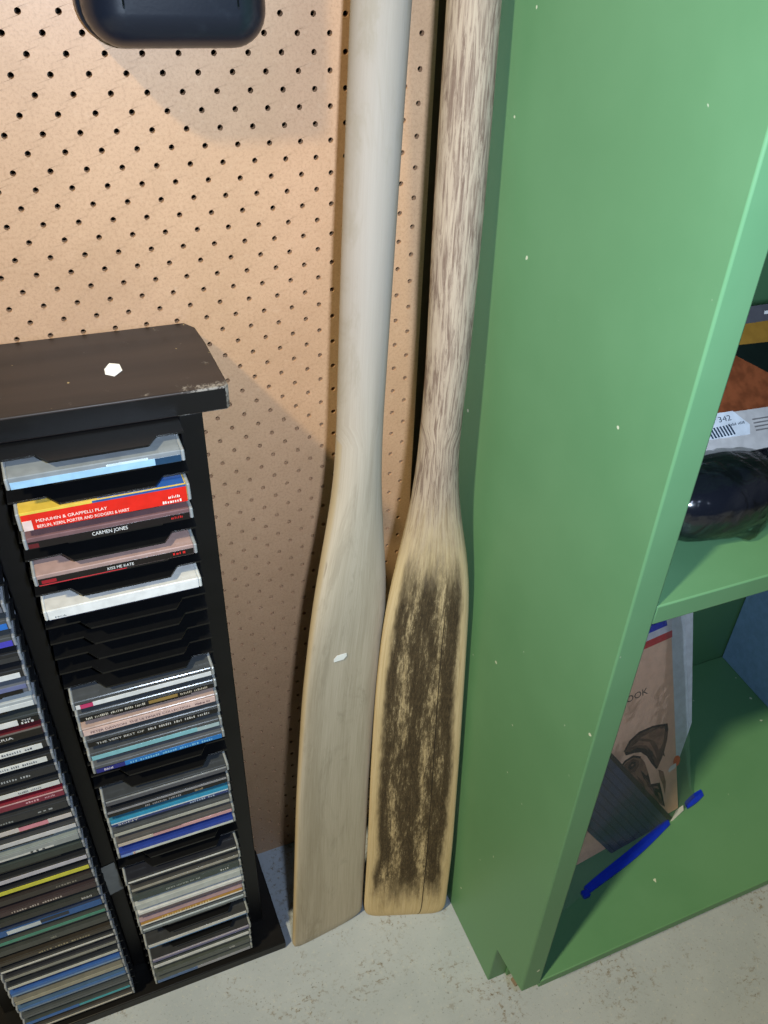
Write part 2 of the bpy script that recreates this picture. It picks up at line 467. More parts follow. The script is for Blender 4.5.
r2 = oar('wooden_oar', P2L, P2R, (8.62,-5.86), (12.84,-7.36), .09, 50.0,
    [(0,.20),(12,.22),(20,.34),(24,.62),(28,.82),(32,.82),(70,.84)], [(0,.40),(18,.5),(24,.8),(28,1),(70,1)], W2,
    'straw coloured wooden oar with dark mouldy blade leaning against the green bookcase', 1.0, None)
# price sticker on the grey oar
def on_oar(yp, nrm, off, x, z): return Vector((x, yp(x, z), z))+nrm*off
m = MB()
hexa = [(-.30,-.13),(.14,-.17),(.30,-.03),(.30,.13),(-.14,.17),(-.30,.02)]
yp, u, nrm = r1[1:]
up = nrm.cross(u); up = up if up.z > 0 else -up
hit = on_oar(yp, nrm, .365, 7.62, 19.75)
m.prism(hexa, lambda a, b, d: hit+u*a+up*b+nrm*d, .012)
tag(m.build('price_sticker', WHITE, r1[0]), 'small white price sticker')

# ------------------------------------------------------------------ CD rack
RK = thing('cd_rack', (-3.2, -3.0, 0), 'black two column CD rack with worn top board standing against the pegboard', 'cd rack')
def rk(name, mat, *b, bev=.05):
    m = MB(); m.box(*b); return soft(bevel(m.build(name, mat, RK), bev, 2), 50)
tb = MB()
pts = [(-10.5,-4.62),(3.98,-4.62),(4.10,-4.5),(4.06,-1.6),(3.98,-.5),(3.70,-.06),(-10.5,-.06)]
tb.prism(pts, lambda a, b, d: (a, b, 33.27-d), .82)
soft(bevel(tb.build('top_board', RTOP, RK), .05, 2), 50)
m = MB(); m.box(-10.45, 3.97, -4.628, -4.60, 32.50, 33.20); m.build('front_edge', RBLK, RK)
rk('base', RBLK, -10.4, 4.02, -6.02, -.05, .0, .62)
rk('side_panel', RBLK, 2.52, 3.26, -4.28, -.1, .62, 32.3); rk('side_panel', RBLK, -9.66, -8.92, -4.28, -.1, .62, 32.3)
rk('divider', RBLK, -3.52, -2.84, -4.28, -.1, .62, 32.3)
rk('back_panel', RBLK, -8.92, 2.52, -.30, -.12, .62, 32.3, bev=.02)
def tray_poly(cx):
    w, e, t = 2.60, -5.40, -5.84
    return [(cx-w,e),(cx-1.55,e),(cx-1.25,t),(cx+1.5,t),(cx+1.8,e),(cx+w,e),(cx+w,-4.4),(cx+2.42,-4.35),(cx+2.42,-.4),(cx-2.42,-.4),(cx-2.42,-4.35),(cx-w,-4.4)]
CX = {'R': -.14, 'L': -6.10}; PITCH = .729
slot_z = lambda k: 31.71-PITCH*k
first_tray = {}
for col in 'RL':
    for k in range(-1, 43):
        if k == -1 and col == 'L': continue
        if col not in first_tray:
            m = MB(); m.prism(tray_poly(CX[col]), lambda a, b, d: (a, b, slot_z(k)-.02-d), .07)
            o = m.build('tray', TRAYM, RK); first_tray[col] = (o, k)
        else:
            src, k0 = first_tray[col]
            o = src.copy(); C.objects.link(o); o.parent = RK
            o.location = (0, 0, -(k-k0)*PITCH*S)
def flat_sticker(name, pts, z, mat, lab):
    m = MB(); m.prism(pts, lambda a, b, d: (a, b, z+.012-d), .011); return tag(m.build(name, mat, RK), lab)
flat_sticker('price_sticker', [(.75,-2.60),(.73,-2.92),(.97,-3.12),(1.25,-2.81),(1.23,-2.40),(.95,-2.26)][::-1], 33.27, WHITE, 'white hexagonal sticker')
flat_sticker('price_sticker', [(-2.65,-3.4),(-2.6,-3.75),(-2.3,-3.72),(-2.28,-3.5),(-2.4,-3.3)][::1], 33.27, WHITE, 'white sticker at the left')
m = MB(); m.prism([(-3.56,10.05),(-3.5,7.75),(-2.86,7.95),(-2.95,10.2)], lambda a, b, d: (a, -4.30-d, b), .012)
tg = tag(m.build('stock_label', plain((150, 152, 150), .6), RK), 'grey paper label')

# ------------------------------------------------------------------ CD cases
RIB = plain((150, 155, 160), .18, .6)
CDN = [0]
def cd(col, k, label, top, bands, text=None, h=.41, y=-5.9, rib=(150,155,160), second=None):
    """top: colour under the clear lid; bands: (low, high, left, right, colour) on the spine as fractions"""
    cx = CX[col]+random.uniform(-.03, .03); z0 = slot_z(k); y += random.uniform(-.05, .03); W = 4.95; D = 5.5
    lab = 'left column of the rack' if col == 'L' else 'right column of the rack'
    root = thing('cd_case', (cx, y, z0), label, 'cd case', 'CD cases in the '+lab)
    m = MB(); m.box(cx-W/2+.10, cx+W/2-.10, y+.015, y+D, z0, z0+h, .025)
    m.build('case_body', plain(top, .2, .6), root)
    for sx in (-1, 1):
        m = MB(); a = cx+sx*(W/2-.10); b = cx+sx*W/2
        m.box(min(a, b), max(a, b), y, y+D-.05, z0+.004, z0+h-.004, .03)
        m.build('hinge_rib', plain(rib, .18, .6), root)
    for bi, (lo, hi, l, r, c) in enumerate(bands):
        m = MB(); xa, xb = cx-W/2+.12+(W-.24)*l, cx-W/2+.12+(W-.24)*r
        m.box(xa, xb, y-.0035*bi, y+.016, z0+h*lo, z0+h*hi)
        tag(m.build('spine_label', plain(c, .28, .5), root), 'printed spine strip')
    host = [c_ for c_ in root.children if c_.name.startswith('spine_label')]
    for tx in ([text] if text and not isinstance(text, list) else (text or [])):
        s, l, r, lo, hi, c = tx
        xa = cx-W/2+.12+(W-.24)*l; wd = (W-.24)*(r-l)
        lettering('title_lettering', s, lambda a, b: (xa+a, y-.0035*len(bands)-.003, z0+h*lo+b), wd, h*(hi-lo), plain(c, .4), host[0] if host else root)
    return root
GR = (70, 74, 80); DK = (34, 36, 41); BK = (18, 18, 22)
# right column, from the top
c0 = cd('R', 0, 'CD with light blue spine right under the top board of the rack', (128,134,140), [(.08,.62,.0,.84,(150,190,222)),(.08,.62,.84,1,(30,62,92)),(.62,.78,.55,.8,(190,210,225))], None)
rb = cd('R', 2, 'thick red CD box with yellow and blue top edge', (205,172,70), [(.0,.90,0,1,(214,36,26)),(.90,1,0,.42,(214,190,80)),(.90,1,.42,1,(44,84,150)),(.0,.55,.0,.055,(225,200,195))],
   [('MENUHIN & GRAPPELLI PLAY', .08, .50, .40, .58, (240,235,225)), ('BERLIN, KERN, PORTER AND RODGERS & HART', .08, .63, .08, .26, (240,235,225)), ('~1', .88, .97, .34, .50, (240,235,225)), ('~1', .84, .98, .08, .24, (240,235,225))], h=.63)
m = MB(); m.box(-.35, 2.2, -5.86, -3.5, slot_z(2)+.628, slot_z(2)+.634); tag(m.build('sleeve_top', plain((44, 84, 150), .3), rb), 'blue half of the sleeve')
cd('R', 3, 'black CD titled CARMEN JONES under the red box', (112,84,88), [(.04,.66,0,1,(22,18,22)),(.12,.50,.0,.06,(90,26,34))],
   [('CARMEN JONES', .38, .60, .22, .56, (235,235,235)), ('~1', .88, .97, .30, .52, (200,40,40))])
cd('R', 5, 'black CD titled KISS ME KATE between two empty slots', (160,134,130), [(.10,.66,0,1,(24,20,22)),(.02,.10,0,.55,(190,50,60)),(.2,.5,.02,.11,(150,26,40))],
   [('KISS ME KATE', .43, .60, .24, .52, (235,235,235)), ('~1', .86, .97, .34, .56, (210,40,40))])
cd('R', 7, 'white CD case above the run of empty slots', (196,196,196), [(.06,.95,0,1,(226,228,230)),(.0,.06,0,1,(28,34,64))], [('MCA', .04, .11, .16, .34, (40,40,46))], rib=(205,208,210))
cd('R', 13, 'white spined CD with magenta patch, first below the empty slots', GR, [(.10,.58,0,1,(222,226,232)),(.10,.58,.03,.12,(196,60,112))])
cd('R', 14, 'black CD with gold and white lettering under the white one with magenta patch', GR, [(.06,.60,0,1,BK),(.12,.5,.50,.72,(150,124,70))], [('~5', .04, .49, .20, .48, (205,200,190)), ('~2', .74, .97, .2, .46, (190,180,165))])
cd('R', 15, 'pale pink CD titled PETER DAWSON', (168,146,140), [(.06,.75,0,1,(218,190,186))], [('PETER DAWSON  THE ULTIMATE COLLECTION', .05, .80, .22, .52, (80,40,50)), ('~2', .84, .97, .22, .46, (90,50,60))])
cd('R', 16, 'black CD titled THE VERY BEST OF below the pink one', GR, [(.06,.66,0,1,BK)], [('THE VERY BEST OF', .06, .42, .22, .50, (215,215,215)), ('~5', .45, .96, .22, .50, (200,200,200))])
cd('R', 17, 'CD with plain pale turquoise spine', GR, [(.08,.60,0,1,(130,190,206)),(.08,.60,.82,1,(172,196,204))])
cd('R', 18, 'CD with bright blue spine above two empty slots', (86,90,98), [(.04,.60,0,1,(36,120,200)),(.04,.60,0,.22,(34,40,130))], [('~1', .06, .14, .18, .46, (220,215,235)), ('~5', .26, .95, .16, .42, (130,200,240))])
cd('R', 21, 'clear grey CD with silver lines, top of the middle stack', (60,64,70), [(.55,.72,0,1,(150,154,160)),(.06,.5,0,1,(84,86,96))])
cd('R', 22, 'black CD with grey lettering over the cyan spined one', DK, [(.60,.85,0,1,(140,142,152)),(.05,.55,0,1,BK)], [('~3', .3, .62, .14, .42, (150,150,160)), ('~1', .72, .8, .14, .42, (170,150,120))])
cd('R', 23, 'cyan and white striped CD with white lettering', (50,110,140), [(.52,1,0,1,(38,150,200)),(.36,.52,0,1,(205,220,230)),(.0,.36,0,1,(40,58,120))], [('SONY', .05, .22, .03, .34, (215,220,232)), ('~2', .66, .9, .06, .30, (170,190,220))])
cd('R', 24, 'CD with narrow off-white spine below the cyan striped one', GR, [(.15,.55,0,1,(178,180,176))])
cd('R', 25, 'CD with dusty pink and white spine', (84,82,84), [(.12,.55,0,.55,(196,186,180)),(.12,.55,.3,1,(206,160,168))])
cd('R', 26, 'royal blue and white CD over the wide gap', (40,60,140), [(.45,.95,0,1,(34,66,170)),(.08,.45,.1,1,(205,212,214)),(.08,.45,0,.1,(120,150,220))], [('~1', .11, .125, .1, .42, (210,60,40))])
cd('R', 29, 'dark CD with one bright white line below the wide gap', (38,40,48), [(.30,.52,0,1,(215,218,222)),(.05,.28,0,1,DK)])
cd('R', 30, 'CD with warm grey line, second below the wide gap', (60,60,62), [(.25,.62,0,1,(160,158,152)),(.0,.25,0,1,DK)])
cd('R', 31, 'dark green grey CD with small pale lettering', (66,72,74), [(.0,.9,0,1,(58,70,70))], [('~4', .30, .64, .3, .6, (165,175,175)), ('~1', .82, .93, .3, .62, (225,228,230))])
cd('R', 32, 'pale silver CD with broad white band', (165,172,178), [(.0,1,0,1,(188,196,202))])
cd('R', 33, 'white and mauve CD above the orange lettered one', (196,200,208), [(.55,1,0,1,(222,226,232)),(.05,.5,0,1,(96,84,96))])
cd('R', 34, 'orange CD with large pale capital letters', (150,130,140), [(.25,.85,0,1,(190,140,50)),(.0,.2,0,1,(228,230,232)),(.85,1,0,1,(168,140,160))], [('~3', .20, .70, .28, .66, (225,200,140))])
cd('R', 35, 'CD with thin white and pale blue lines', (84,90,98), [(.55,.8,0,1,(206,218,230)),(.15,.5,0,1,(110,120,130))])
cd('R', 37, 'dark CD with white band, third from the gap near the bottom', (56,58,62), [(.20,.72,0,1,(206,208,212)),(.04,.16,0,1,(74,120,176))])
cd('R', 39, 'CD with lilac and white stripes near the bottom of the rack', (52,54,58), [(.55,.85,0,1,(176,170,190)),(.2,.45,0,1,(96,96,140))])
cd('R', 40, 'CD with bright silver white spine, third from the bottom', (70,76,80), [(.35,.9,0,1,(214,218,224))])
cd('R', 41, 'dull grey green CD, second from the bottom of the right column', (72,78,76), [(.1,.9,0,1,(78,84,82))], [('~1', .78, .86, .4, .7, (215,218,222))])
cd('R', 42, 'grey and blue CD at the very bottom of the right column', (80,86,88), [(.1,.6,.42,1,(150,152,164)),(.1,.6,0,.42,(74,104,156))])
# left column, from the top
L = lambda k, label, top, bands, text=None: cd('L', k, label, top, bands, text, rib=(140,146,158))
L(5, 'grey CD at the left picture edge, highest of the left column', GR, [(.1,.6,0,1,(110,115,125))])
L(6, 'slate CD at the left picture edge, one above the blue spine', DK, [(.1,.6,0,1,(96,100,112))])
L(7, 'CD with bright blue spine end at the left picture edge', GR, [(.1,.65,0,1,(40,110,200))])
L(8, 'CD with violet blue spine end at the left picture edge', GR, [(.1,.65,0,1,(70,66,190))])
L(9, 'charcoal CD over the first white spine of the left column', DK, [(.1,.6,0,1,(52,54,58))])
L(10, 'CD with clean white spine end, highest white one of the left column', DK, [(.08,.62,0,.98,(224,228,234))])
L(11, 'CD with slate blue and black spine', (96,102,116), [(.55,1,0,1,(106,114,160)),(.05,.5,0,.97,BK)])
L(12, 'CD with silver top and white spine', (166,174,182), [(.1,.62,0,1,(212,218,224))])
L(13, 'white and black CD with small stacked lettering', (52,58,62), [(.08,.7,0,.86,(222,224,228)),(.08,.7,.86,1,BK)], [('THE', .885, .95, .42, .64, (225,225,230)), ('~1', .88, .99, .12, .36, (225,225,230))])
L(14, 'black CD titled ARIA under a dark red top', (92,36,44), [(.0,.85,0,1,(24,22,24)),(.85,1,0,1,(110,104,104))], [('ARIA', .68, .80, .3, .62, (225,225,230))])
L(15, 'CD with white lettered spine, first of the white pair under ARIA', DK, [(.06,.68,0,.97,(222,226,230))], [('~3', .60, .92, .24, .5, (90,95,105))])
L(16, 'CD with white lettered spine, second of the white pair under ARIA', DK, [(.06,.68,0,.97,(222,226,230))], [('~3', .58, .92, .24, .5, (90,95,105))])
L(17, 'dark CD with faint silver lettering under the white pair', DK, [(.0,.9,0,1,(40,42,48))], [('~3', .50, .85, .3, .56, (165,170,178))])
L(18, 'white spined CD right above the maroon one', DK, [(.06,.62,0,1,(214,218,222))], [('~2', .70, .88, .2, .46, (120,124,130))])
L(19, 'maroon CD with thin pale stripe and pink lettering', (120,36,50), [(.0,.66,0,1,(126,44,66)),(.68,.80,0,1,(196,160,168))], [('~1', .72, .84, .26, .52, (220,170,185)), ('~1', .86, .95, .26, .52, (220,170,185))])
L(20, 'dark slate CD with small lettering under the maroon one', (50,52,56), [(.0,.9,0,1,(44,46,52))], [('~1', .78, .94, .34, .56, (160,165,172)), ('~2', .36, .62, .14, .36, (150,156,160))])
L(21, 'CD with white and rose spine', DK, [(.1,.68,0,1,(205,200,204)),(.1,.68,.60,.82,(214,140,160))])
L(22, 'CD with plain lilac white spine under the rose one', (58,60,66), [(.1,.66,0,1,(204,206,216))])
L(23, 'pale grey green CD with dark lettering', (128,138,142), [(.05,.85,0,1,(150,158,164)),(.05,.3,0,.8,(205,208,212))], [('~1', .62, .8, .1, .34, (40,44,48))])
L(24, 'charcoal green CD above the lilac spine', (58,66,66), [(.1,.9,0,1,(50,58,58))])
L(25, 'CD with pale lilac spine right above the yellow one', DK, [(.12,.66,0,1,(186,186,204))])
L(26, 'CD with yellow spine in the left column', DK, [(.10,.66,0,1,(206,206,70))])
L(27, 'dark brown grey CD right under the yellow one', (50,46,46), [(.1,.9,0,1,(52,48,48))], [('~1', .70, .9, .3, .52, (150,146,140))])
L(28, 'dark plum CD with pale lettering', (54,46,50), [(.05,.8,0,1,(62,46,52))], [('~3', .30, .74, .2, .48, (190,180,178))])
L(29, 'charcoal CD with short white word at the right end', (50,54,54), [(.05,.85,0,1,(44,46,46))], [('~1', .86, .96, .3, .62, (215,215,218))])
L(30, 'blue CD with white brush artwork on the spine', (50,60,84), [(.0,.95,0,1,(40,90,160)),(.1,.75,.2,.48,(200,212,226)),(.3,.9,.48,.72,(30,40,60))])
L(31, 'CD with teal green spine', (60,66,66), [(.2,.66,0,1,(70,140,124))])
L(32, 'dull grey CD with small pale mark under the teal one', (58,62,62), [(.05,.9,0,1,(66,70,70))], [('~1', .5, .56, .3, .56, (170,170,160))])
L(33, 'brown black CD with golden lettering', (52,48,44), [(.3,.75,0,1,(60,52,44))], [('~3', .36, .84, .3, .56, (160,150,125))])
L(34, 'dark CD with a single thin white line', (40,42,48), [(.25,.5,0,1,(208,210,214))])
L(35, 'CD with medium grey spine line, under the thin white line', (44,46,54), [(.2,.62,0,1,(140,142,140))])
L(36, 'CD with off-white spine above the blue pair', (40,44,52), [(.2,.62,0,1,(196,200,200))])
L(37, 'CD with blue and pale blue spine, upper of the blue pair', (54,90,160), [(.5,1,0,1,(54,104,184)),(.2,.45,0,1,(120,150,190))])
L(38, 'CD with beige grey spine between the blue pair', (110,110,106), [(.15,.8,0,1,(158,156,144))])
L(39, 'CD with steel blue spine, lower of the blue pair', (70,96,130), [(.35,.8,0,1,(60,110,180)),(.05,.3,0,1,(110,130,160))])
L(40, 'dark slate CD third from the bottom of the left column', (66,72,78), [(.2,.5,0,1,(84,90,98))])
L(41, 'CD with turquoise and blue spine near the bottom', (60,68,72), [(.25,.6,.4,1,(56,160,180)),(.2,.7,0,.5,(44,100,180))])
L(42, 'charcoal CD with thin silver line at the very bottom of the left column', (62,60,60), [(.3,.5,0,1,(196,194,190))])

# ------------------------------------------------------------------ black case hanging on the pegboard
cs = thing('tool_case', (4.25, -.1, 41.6), 'black rounded plastic case hanging on the pegboard above the rack', 'case')
def rounded(x0, x1, z0, z1, y0, y1, rc, ry, seg=8):
    rings = []
    for i in range(seg+1):                               # from the flat front back to the widest rim
        a = math.pi/2*i/seg; ins = ry*(1-math.sin(a)); y = y0+ry*(1-math.cos(a))
        ring = []
        for cxx, czz, a0 in ((x1-rc, z1-rc, 0), (x0+rc, z1-rc, 90), (x0+rc, z0+rc, 180), (x1-rc, z0+rc, 270)):
            for j in range(9):
                t = math.radians(a0+90*j/8); r = max(.02, rc-ins)
                ring.append((cxx+r*math.cos(t), y, czz+r*math.sin(t)))
        rings.append(ring)
    rings.append([(p[0], y1, p[2]) for p in rings[-1]])
    return rings
m = MB(); m.loft(rounded(2.0, 6.86, 41.60, 53.0, -1.65, -.52, 1.0, .95))
soft(m.build('case_lid', CASEM, cs), 50)
m = MB(); m.loft(rounded(1.90, 6.86, 41.60, 53.0, -.50, -.02, .98, .12, 3))
soft(m.build('case_back', CASEM, cs), 50)
for gx in (2.95, 5.9):
    m = MB(); m.tube([(gx, -.72, 41.66), (gx, -1.18, 41.92), (gx, -1.53, 42.35), (gx, -1.64, 42.75), (gx, -1.645, 52)], .035, 8)
    soft(m.build('moulded_rib', CASEM, cs))

# ------------------------------------------------------------------ lower shelf: sketchbook in a clear zip bag, white pad, blue grey box
E_ = Vector((.99225641, .12420635, 0)); th = math.radians(22)
H_ = Vector((0, 0, 1)).cross(E_); V_ = Vector((0, 0, 1))*math.cos(th)+H_*math.sin(th); N_ = E_.cross(V_)
B0 = Vector((26.56, -8.86, 4.52))
def sk(a, b, d=0.): return B0+E_*a+V_*b+N_*d           # on the cover: along the edge, up the cover, out of it
sb = thing('sketchbook', tuple(sk(-5, 0, -.5)), 'tan covered sketchbook with a dog drawing inside a clear bag on the bottom shelf', 'sketchbook')
def slab(name, poly, d0, d1, mat, parent, lab=None):
    m = MB(); m.prism(poly, lambda a, b, d: sk(a, b, d0-d), d0-d1); o = m.build(name, mat, parent)
    if lab: tag(o, lab)
    return o
CARD = plain((236, 194, 166), .75, .2, .05)
slab('cover', [(-9, .0), (0, 0), (0, 11.05), (-9, 11.05)], 0, -.05, CARD, sb)
slab('pages', [(-8.95, .06), (-.06, .06), (-.06, 11.6), (-8.95, 11.6)], -.05, -.55, plain((220, 220, 222), .7), sb)
slab('red_stripe', [(-9, 11.05), (0.05, 11.05), (.05, 11.45), (-9, 11.45)], .004, -.05, plain((200, 44, 50), .5), sb)
slab('cover_top', [(-9, 11.45), (.05, 11.45), (.05, 12.3), (-9, 12.3)], 0, -.05, plain((214, 216, 226), .6), sb)
lettering('title_lettering', 'SKETCHBOOK', lambda a, b: sk(-6.12+a, 8.38+b, .01), 4.28, .40, plain((44, 36, 34), .6), sb)
# charcoal dog's head, drawn as dark shapes lying on the cover
DK1 = plain((96, 70, 54), .7, .2, .3); DK2 = plain((40, 28, 22), .7, .2, .2); DK3 = plain((142, 108, 86), .7, .2, .2)
def blob(name, pts, d, mat): return slab(name, pts, d, d-.004, mat, sb, None)
ear = [(-3.75,5.55),(-3.3,6.05),(-2.6,6.3),(-1.6,6.25),(-.55,5.95),(-.5,5.6),(-.62,4.9),(-.95,4.1),(-1.4,3.42),(-1.62,3.9),(-1.8,4.5),(-2.25,5.1),(-2.8,5.4),(-3.3,5.35)]
blob('dog_drawing', ear[::1], .008, DK1)
blob('dog_drawing', [(-3.7,5.55),(-3.3,5.35),(-2.8,5.4),(-2.25,5.1),(-1.8,4.5),(-1.62,3.9),(-1.4,3.42),(-1.52,3.4),(-1.85,3.95),(-2.15,4.55),(-2.55,4.98),(-3.0,5.15),(-3.6,5.25)], .012, DK2)
blob('dog_drawing', [(-2.6,5.9),(-1.3,5.95),(-.75,5.7),(-.9,4.9),(-1.25,4.5),(-1.5,5.2),(-2.0,5.6)], .012, DK3)
blob('dog_drawing', [(-1.2,6.12),(-.55,5.95),(-.5,5.5),(-.7,5.45),(-.75,5.85)], .014, DK2)
face = [(-4.2,4.6),(-3.7,4.95),(-3.1,5.0),(-2.6,4.7),(-2.3,4.2),(-2.1,3.4),(-2.0,2.6),(-1.3,2.4),(-1.2,1.6),(-1.0,.6),(-1.5,1.1),(-2.2,2.0),(-2.8,2.9),(-3.5,3.9)]
blob('dog_drawing', face, .008, DK3)
blob('dog_drawing', [(-3.95,4.5),(-3.6,4.8),(-3.1,4.82),(-2.7,4.5),(-2.75,4.2),(-3.05,3.95),(-3.5,4.05)], .012, DK1)
blob('dog_drawing', [(-3.5,4.52),(-3.25,4.68),(-2.95,4.55),(-2.98,4.3),(-3.25,4.2),(-3.48,4.3)], .016, DK2)
blob('dog_drawing', [(-3.32,4.46),(-3.2,4.54),(-3.1,4.46),(-3.2,4.38)], .020, DK3)
blob('dog_drawing', [(-3.75,5.55),(-3.3,6.05),(-2.6,6.3),(-1.6,6.25),(-.55,5.95),(-.62,5.86),(-1.6,6.13),(-2.6,6.18),(-3.2,5.95),(-3.6,5.55)], .013, DK2)
blob('dog_drawing', [(-3.3,5.62),(-2.6,5.75),(-1.9,5.35),(-1.55,4.6),(-1.42,4.0),(-1.75,4.65),(-2.15,5.25),(-2.75,5.52)], .013, DK3)
blob('dog_drawing', [(-4.2,4.6),(-3.7,4.98),(-3.1,5.04),(-2.55,4.72),(-2.62,4.62),(-3.1,4.9),(-3.65,4.86),(-4.1,4.5)], .014, DK2)
blob('dog_drawing', [(-2.1,3.4),(-1.95,2.6),(-1.3,2.4),(-1.15,1.6),(-1.0,.6),(-1.12,.75),(-1.3,1.7),(-1.45,2.25),(-2.05,2.45),(-2.25,3.3)], .015, DK2)
blob('dog_drawing', [(-1.35,3.3),(-1.0,3.0),(-.85,2.2),(-.95,1.4),(-1.1,2.2),(-1.3,2.8)], .010, DK3)
for i, (x0_, y0_, x1_, y1_) in enumerate(((-3.9,4.2,-3.0,3.0),(-3.6,3.7,-2.9,3.1),(-1.2,4.6,-.8,3.9),(-2.0,5.0,-1.6,4.2),(-2.9,3.7,-2.3,2.3),(-2.6,3.9,-2.05,2.6),(-2.35,3.3,-1.75,1.9),(-1.9,2.6,-1.25,1.0),(-3.2,3.7,-2.6,2.8),(-1.7,2.3,-1.1,1.5),(-1.55,1.7,-1.05,.7))):
    blob('dog_drawing', [(x0_-.05, y0_), ((x0_+x1_)/2-.14, (y0_+y1_)/2), (x1_-.02, y1_), ((x0_+x1_)/2+.08, (y0_+y1_)/2+.05)], .012+.0005*i, DK2 if i % 2 else DK1)
slab('price_sticker', [(-.62,2.78),(-.15,2.86),(-.04,3.02),(-.10,3.16),(-.5,3.10),(-.66,2.95)], .05, .04, WHITE, sb, 'white price sticker')
slab('orange_dot', [(.02+.26*math.cos(t*math.pi/8), 3.25+.34*math.sin(t*math.pi/8)) for t in range(16)], .03, .02, plain((226, 92, 40), .5), sb, 'round orange sticker')
# dark ribbed pack lying over the book, inside the bag
pk = thing('pencil_wallet', tuple(sk(-4, -.2, .2)), 'dark grooved flat wallet lying across the sketchbook inside the clear bag', 'wallet')
dvec = Vector((.54, -.84)); pvec = Vector((.84, .54))
def wal(poly, d0, d1, name, mat): 
    m = MB(); m.prism(poly, lambda a, b, d: sk(a, b, d0-d), d0-d1); return m.build(name, mat, pk)
wal([(-6.2,7.84),(-9.2,5.9),(-6.51,1.71),(-5.28,-.2),(-1.05,-.2)], .30, .06, 'wallet_body', plain((58, 72, 100), .3))
for i in range(1, 9):
    o_ = i*.42
    a0 = Vector((-6.2, 7.84))-pvec*o_
    ln = (a0.y+.15)/.84
    a1 = a0+dvec*ln
    wd = pvec*.05
    wal([tuple(a0-wd), tuple(a1-wd), tuple(a1+wd), tuple(a0+wd)], .325, .30, 'ridge', plain((44, 56, 80), .3))
wal([(-6.2+.0,7.84), (-1.05,-.2), (-.80,-.06), (-6.0,7.98)], .33, .06, 'edge_binding', plain((20, 20, 24), .4))
# clear bag with blue zip
bg = thing('zip_bag', (23.5, -10.2, 4.35), 'clear plastic zip bag with royal blue zip around the sketchbook', 'bag')
def film_sheet():
    m = MB(); NU, NV = 34, 40
    def rt(v): return 1.0-.05*max(0, v-7)**1.4/4 if v > 7 else 1.0
    def pt(i, j):
        v = j/NV; u_ = i/NU
        b = -.55+v*13.2
        a = -10+u_*(10+rt(b))
        wob = .05*noise.noise(Vector((a*.9, b*.7, 0)))+.03*noise.noise(Vector((a*3, b*2, 3)))
        d = .42+wob-.35*max(0, u_-.86)/.14
        p = sk(a, b, d)
        if j <= 5:                                       # the lower hem runs out onto the shelf towards the zip
            t = 1-j/5
            zx = Vector((18.87+(p.x-18.0)*.0, 0, 0))
            f = (a+10)/11
            zp = Vector((16.6+f*11.7, -11.95+f*3.38+.05*noise.noise(Vector((a*2, 0, 9))), 4.42+.10*(1-t)))
            p = p.lerp(zp, t**1.2)
        return p
    for j in range(NV+1):
        for i in range(NU+1): m.v.append(tuple(pt(i, j)))
    for j in range(NV):
        for i in range(NU):
            a = j*(NU+1)+i; m.f.append((a, a+1, a+NU+2, a+NU+1))
    return m
fo = film_sheet().build('film', FILM, bg, smooth=True, fix=False)
ZB = plain((16, 48, 190), .35, .5)
def zip_pts(f): return (16.6+f*11.7, -11.97+f*3.38+.06*math.sin(f*9), 4.46)
def strip(f0, f1, name, w, n=22):
    m = MB(); rings = []
    for i in range(n+1):
        f = f0+(f1-f0)*i/n; x, y, z = zip_pts(f)
        ww = w*(.75+.25*math.sin(math.pi*min(1, max(0, (f-f0)/(f1-f0)))))
        rings.append([(x, y-ww, z-.09), (x, y-ww, z+.04), (x+.02, y, z+.12), (x+.06, y+ww, z+.10), (x+.06, y+ww, z-.09)])
    m.loft(rings); return tag(m.build(name, ZB, bg), 'royal blue zip')
strip(.19, .76, 'zip', .29); strip(.90, 1.02, 'zip', .26, 8)
m = MB(); m.box(18.55, 18.95, -11.62, -11.22, 4.35, 4.66, .05); tag(m.build('zip_slider', ZB, bg), 'blue zip slider')
m = MB(); m.prism([(-.95,-.42),(.15,-.05),(.12,.30),(-.4,.22)], lambda a, b, d: sk(a, b, .30-d), .02)
m.build('paper_corner', plain((214, 214, 214), .6), bg)
slab('zip_top', [(-9, 12.05), (-.55, 12.05), (-.6, 12.4), (-9, 12.45)], .30, .16, ZB, bg)
# white pad behind
t2 = math.radians(22); VV = Vector((0, math.sin(t2), math.cos(t2))); NN = Vector((0, -math.cos(t2), math.sin(t2)))
pd = thing('drawing_pad', (24, -6.9, 4.34), 'white drawing pad standing behind the bagged sketchbook', 'pad')
def pad(name, x0, x1, b0, b1, d0, d1, mat):
    m = MB(); m.prism([(x0, b0), (x1-1.5, b0), (x1, b0+3.6), (x1, b1), (x0, b1)], lambda a, b, d: Vector((a, -7.2, 4.40))+VV*b+NN*(d0-d), d0-d1); return m.build(name, mat, pd)
pad('cover', 18, 28.75, .02, 13.5, 0, -.04, plain((216, 222, 234), .6))
pad('pages', 18.05, 28.68, .06, 13.45, -.05, -.38, plain((226, 228, 230), .7))
# blue grey box at the right
bx = thing('storage_box', (41, -6, 4.33), 'blue grey box at the right end of the bottom shelf', 'box')
m = MB(); m.box(36.85, 46.2, -12.5, .22, 4.34, 24.0); soft(bevel(m.build('box_body', plain((128, 164, 204), .6, .3), bx), .06), 50)
m = MB(); m.box(36.75, 46.3, -12.6, .26, 22.2, 24.4); soft(bevel(m.build('box_lid', plain((122, 158, 198), .6, .3), bx), .06), 50)

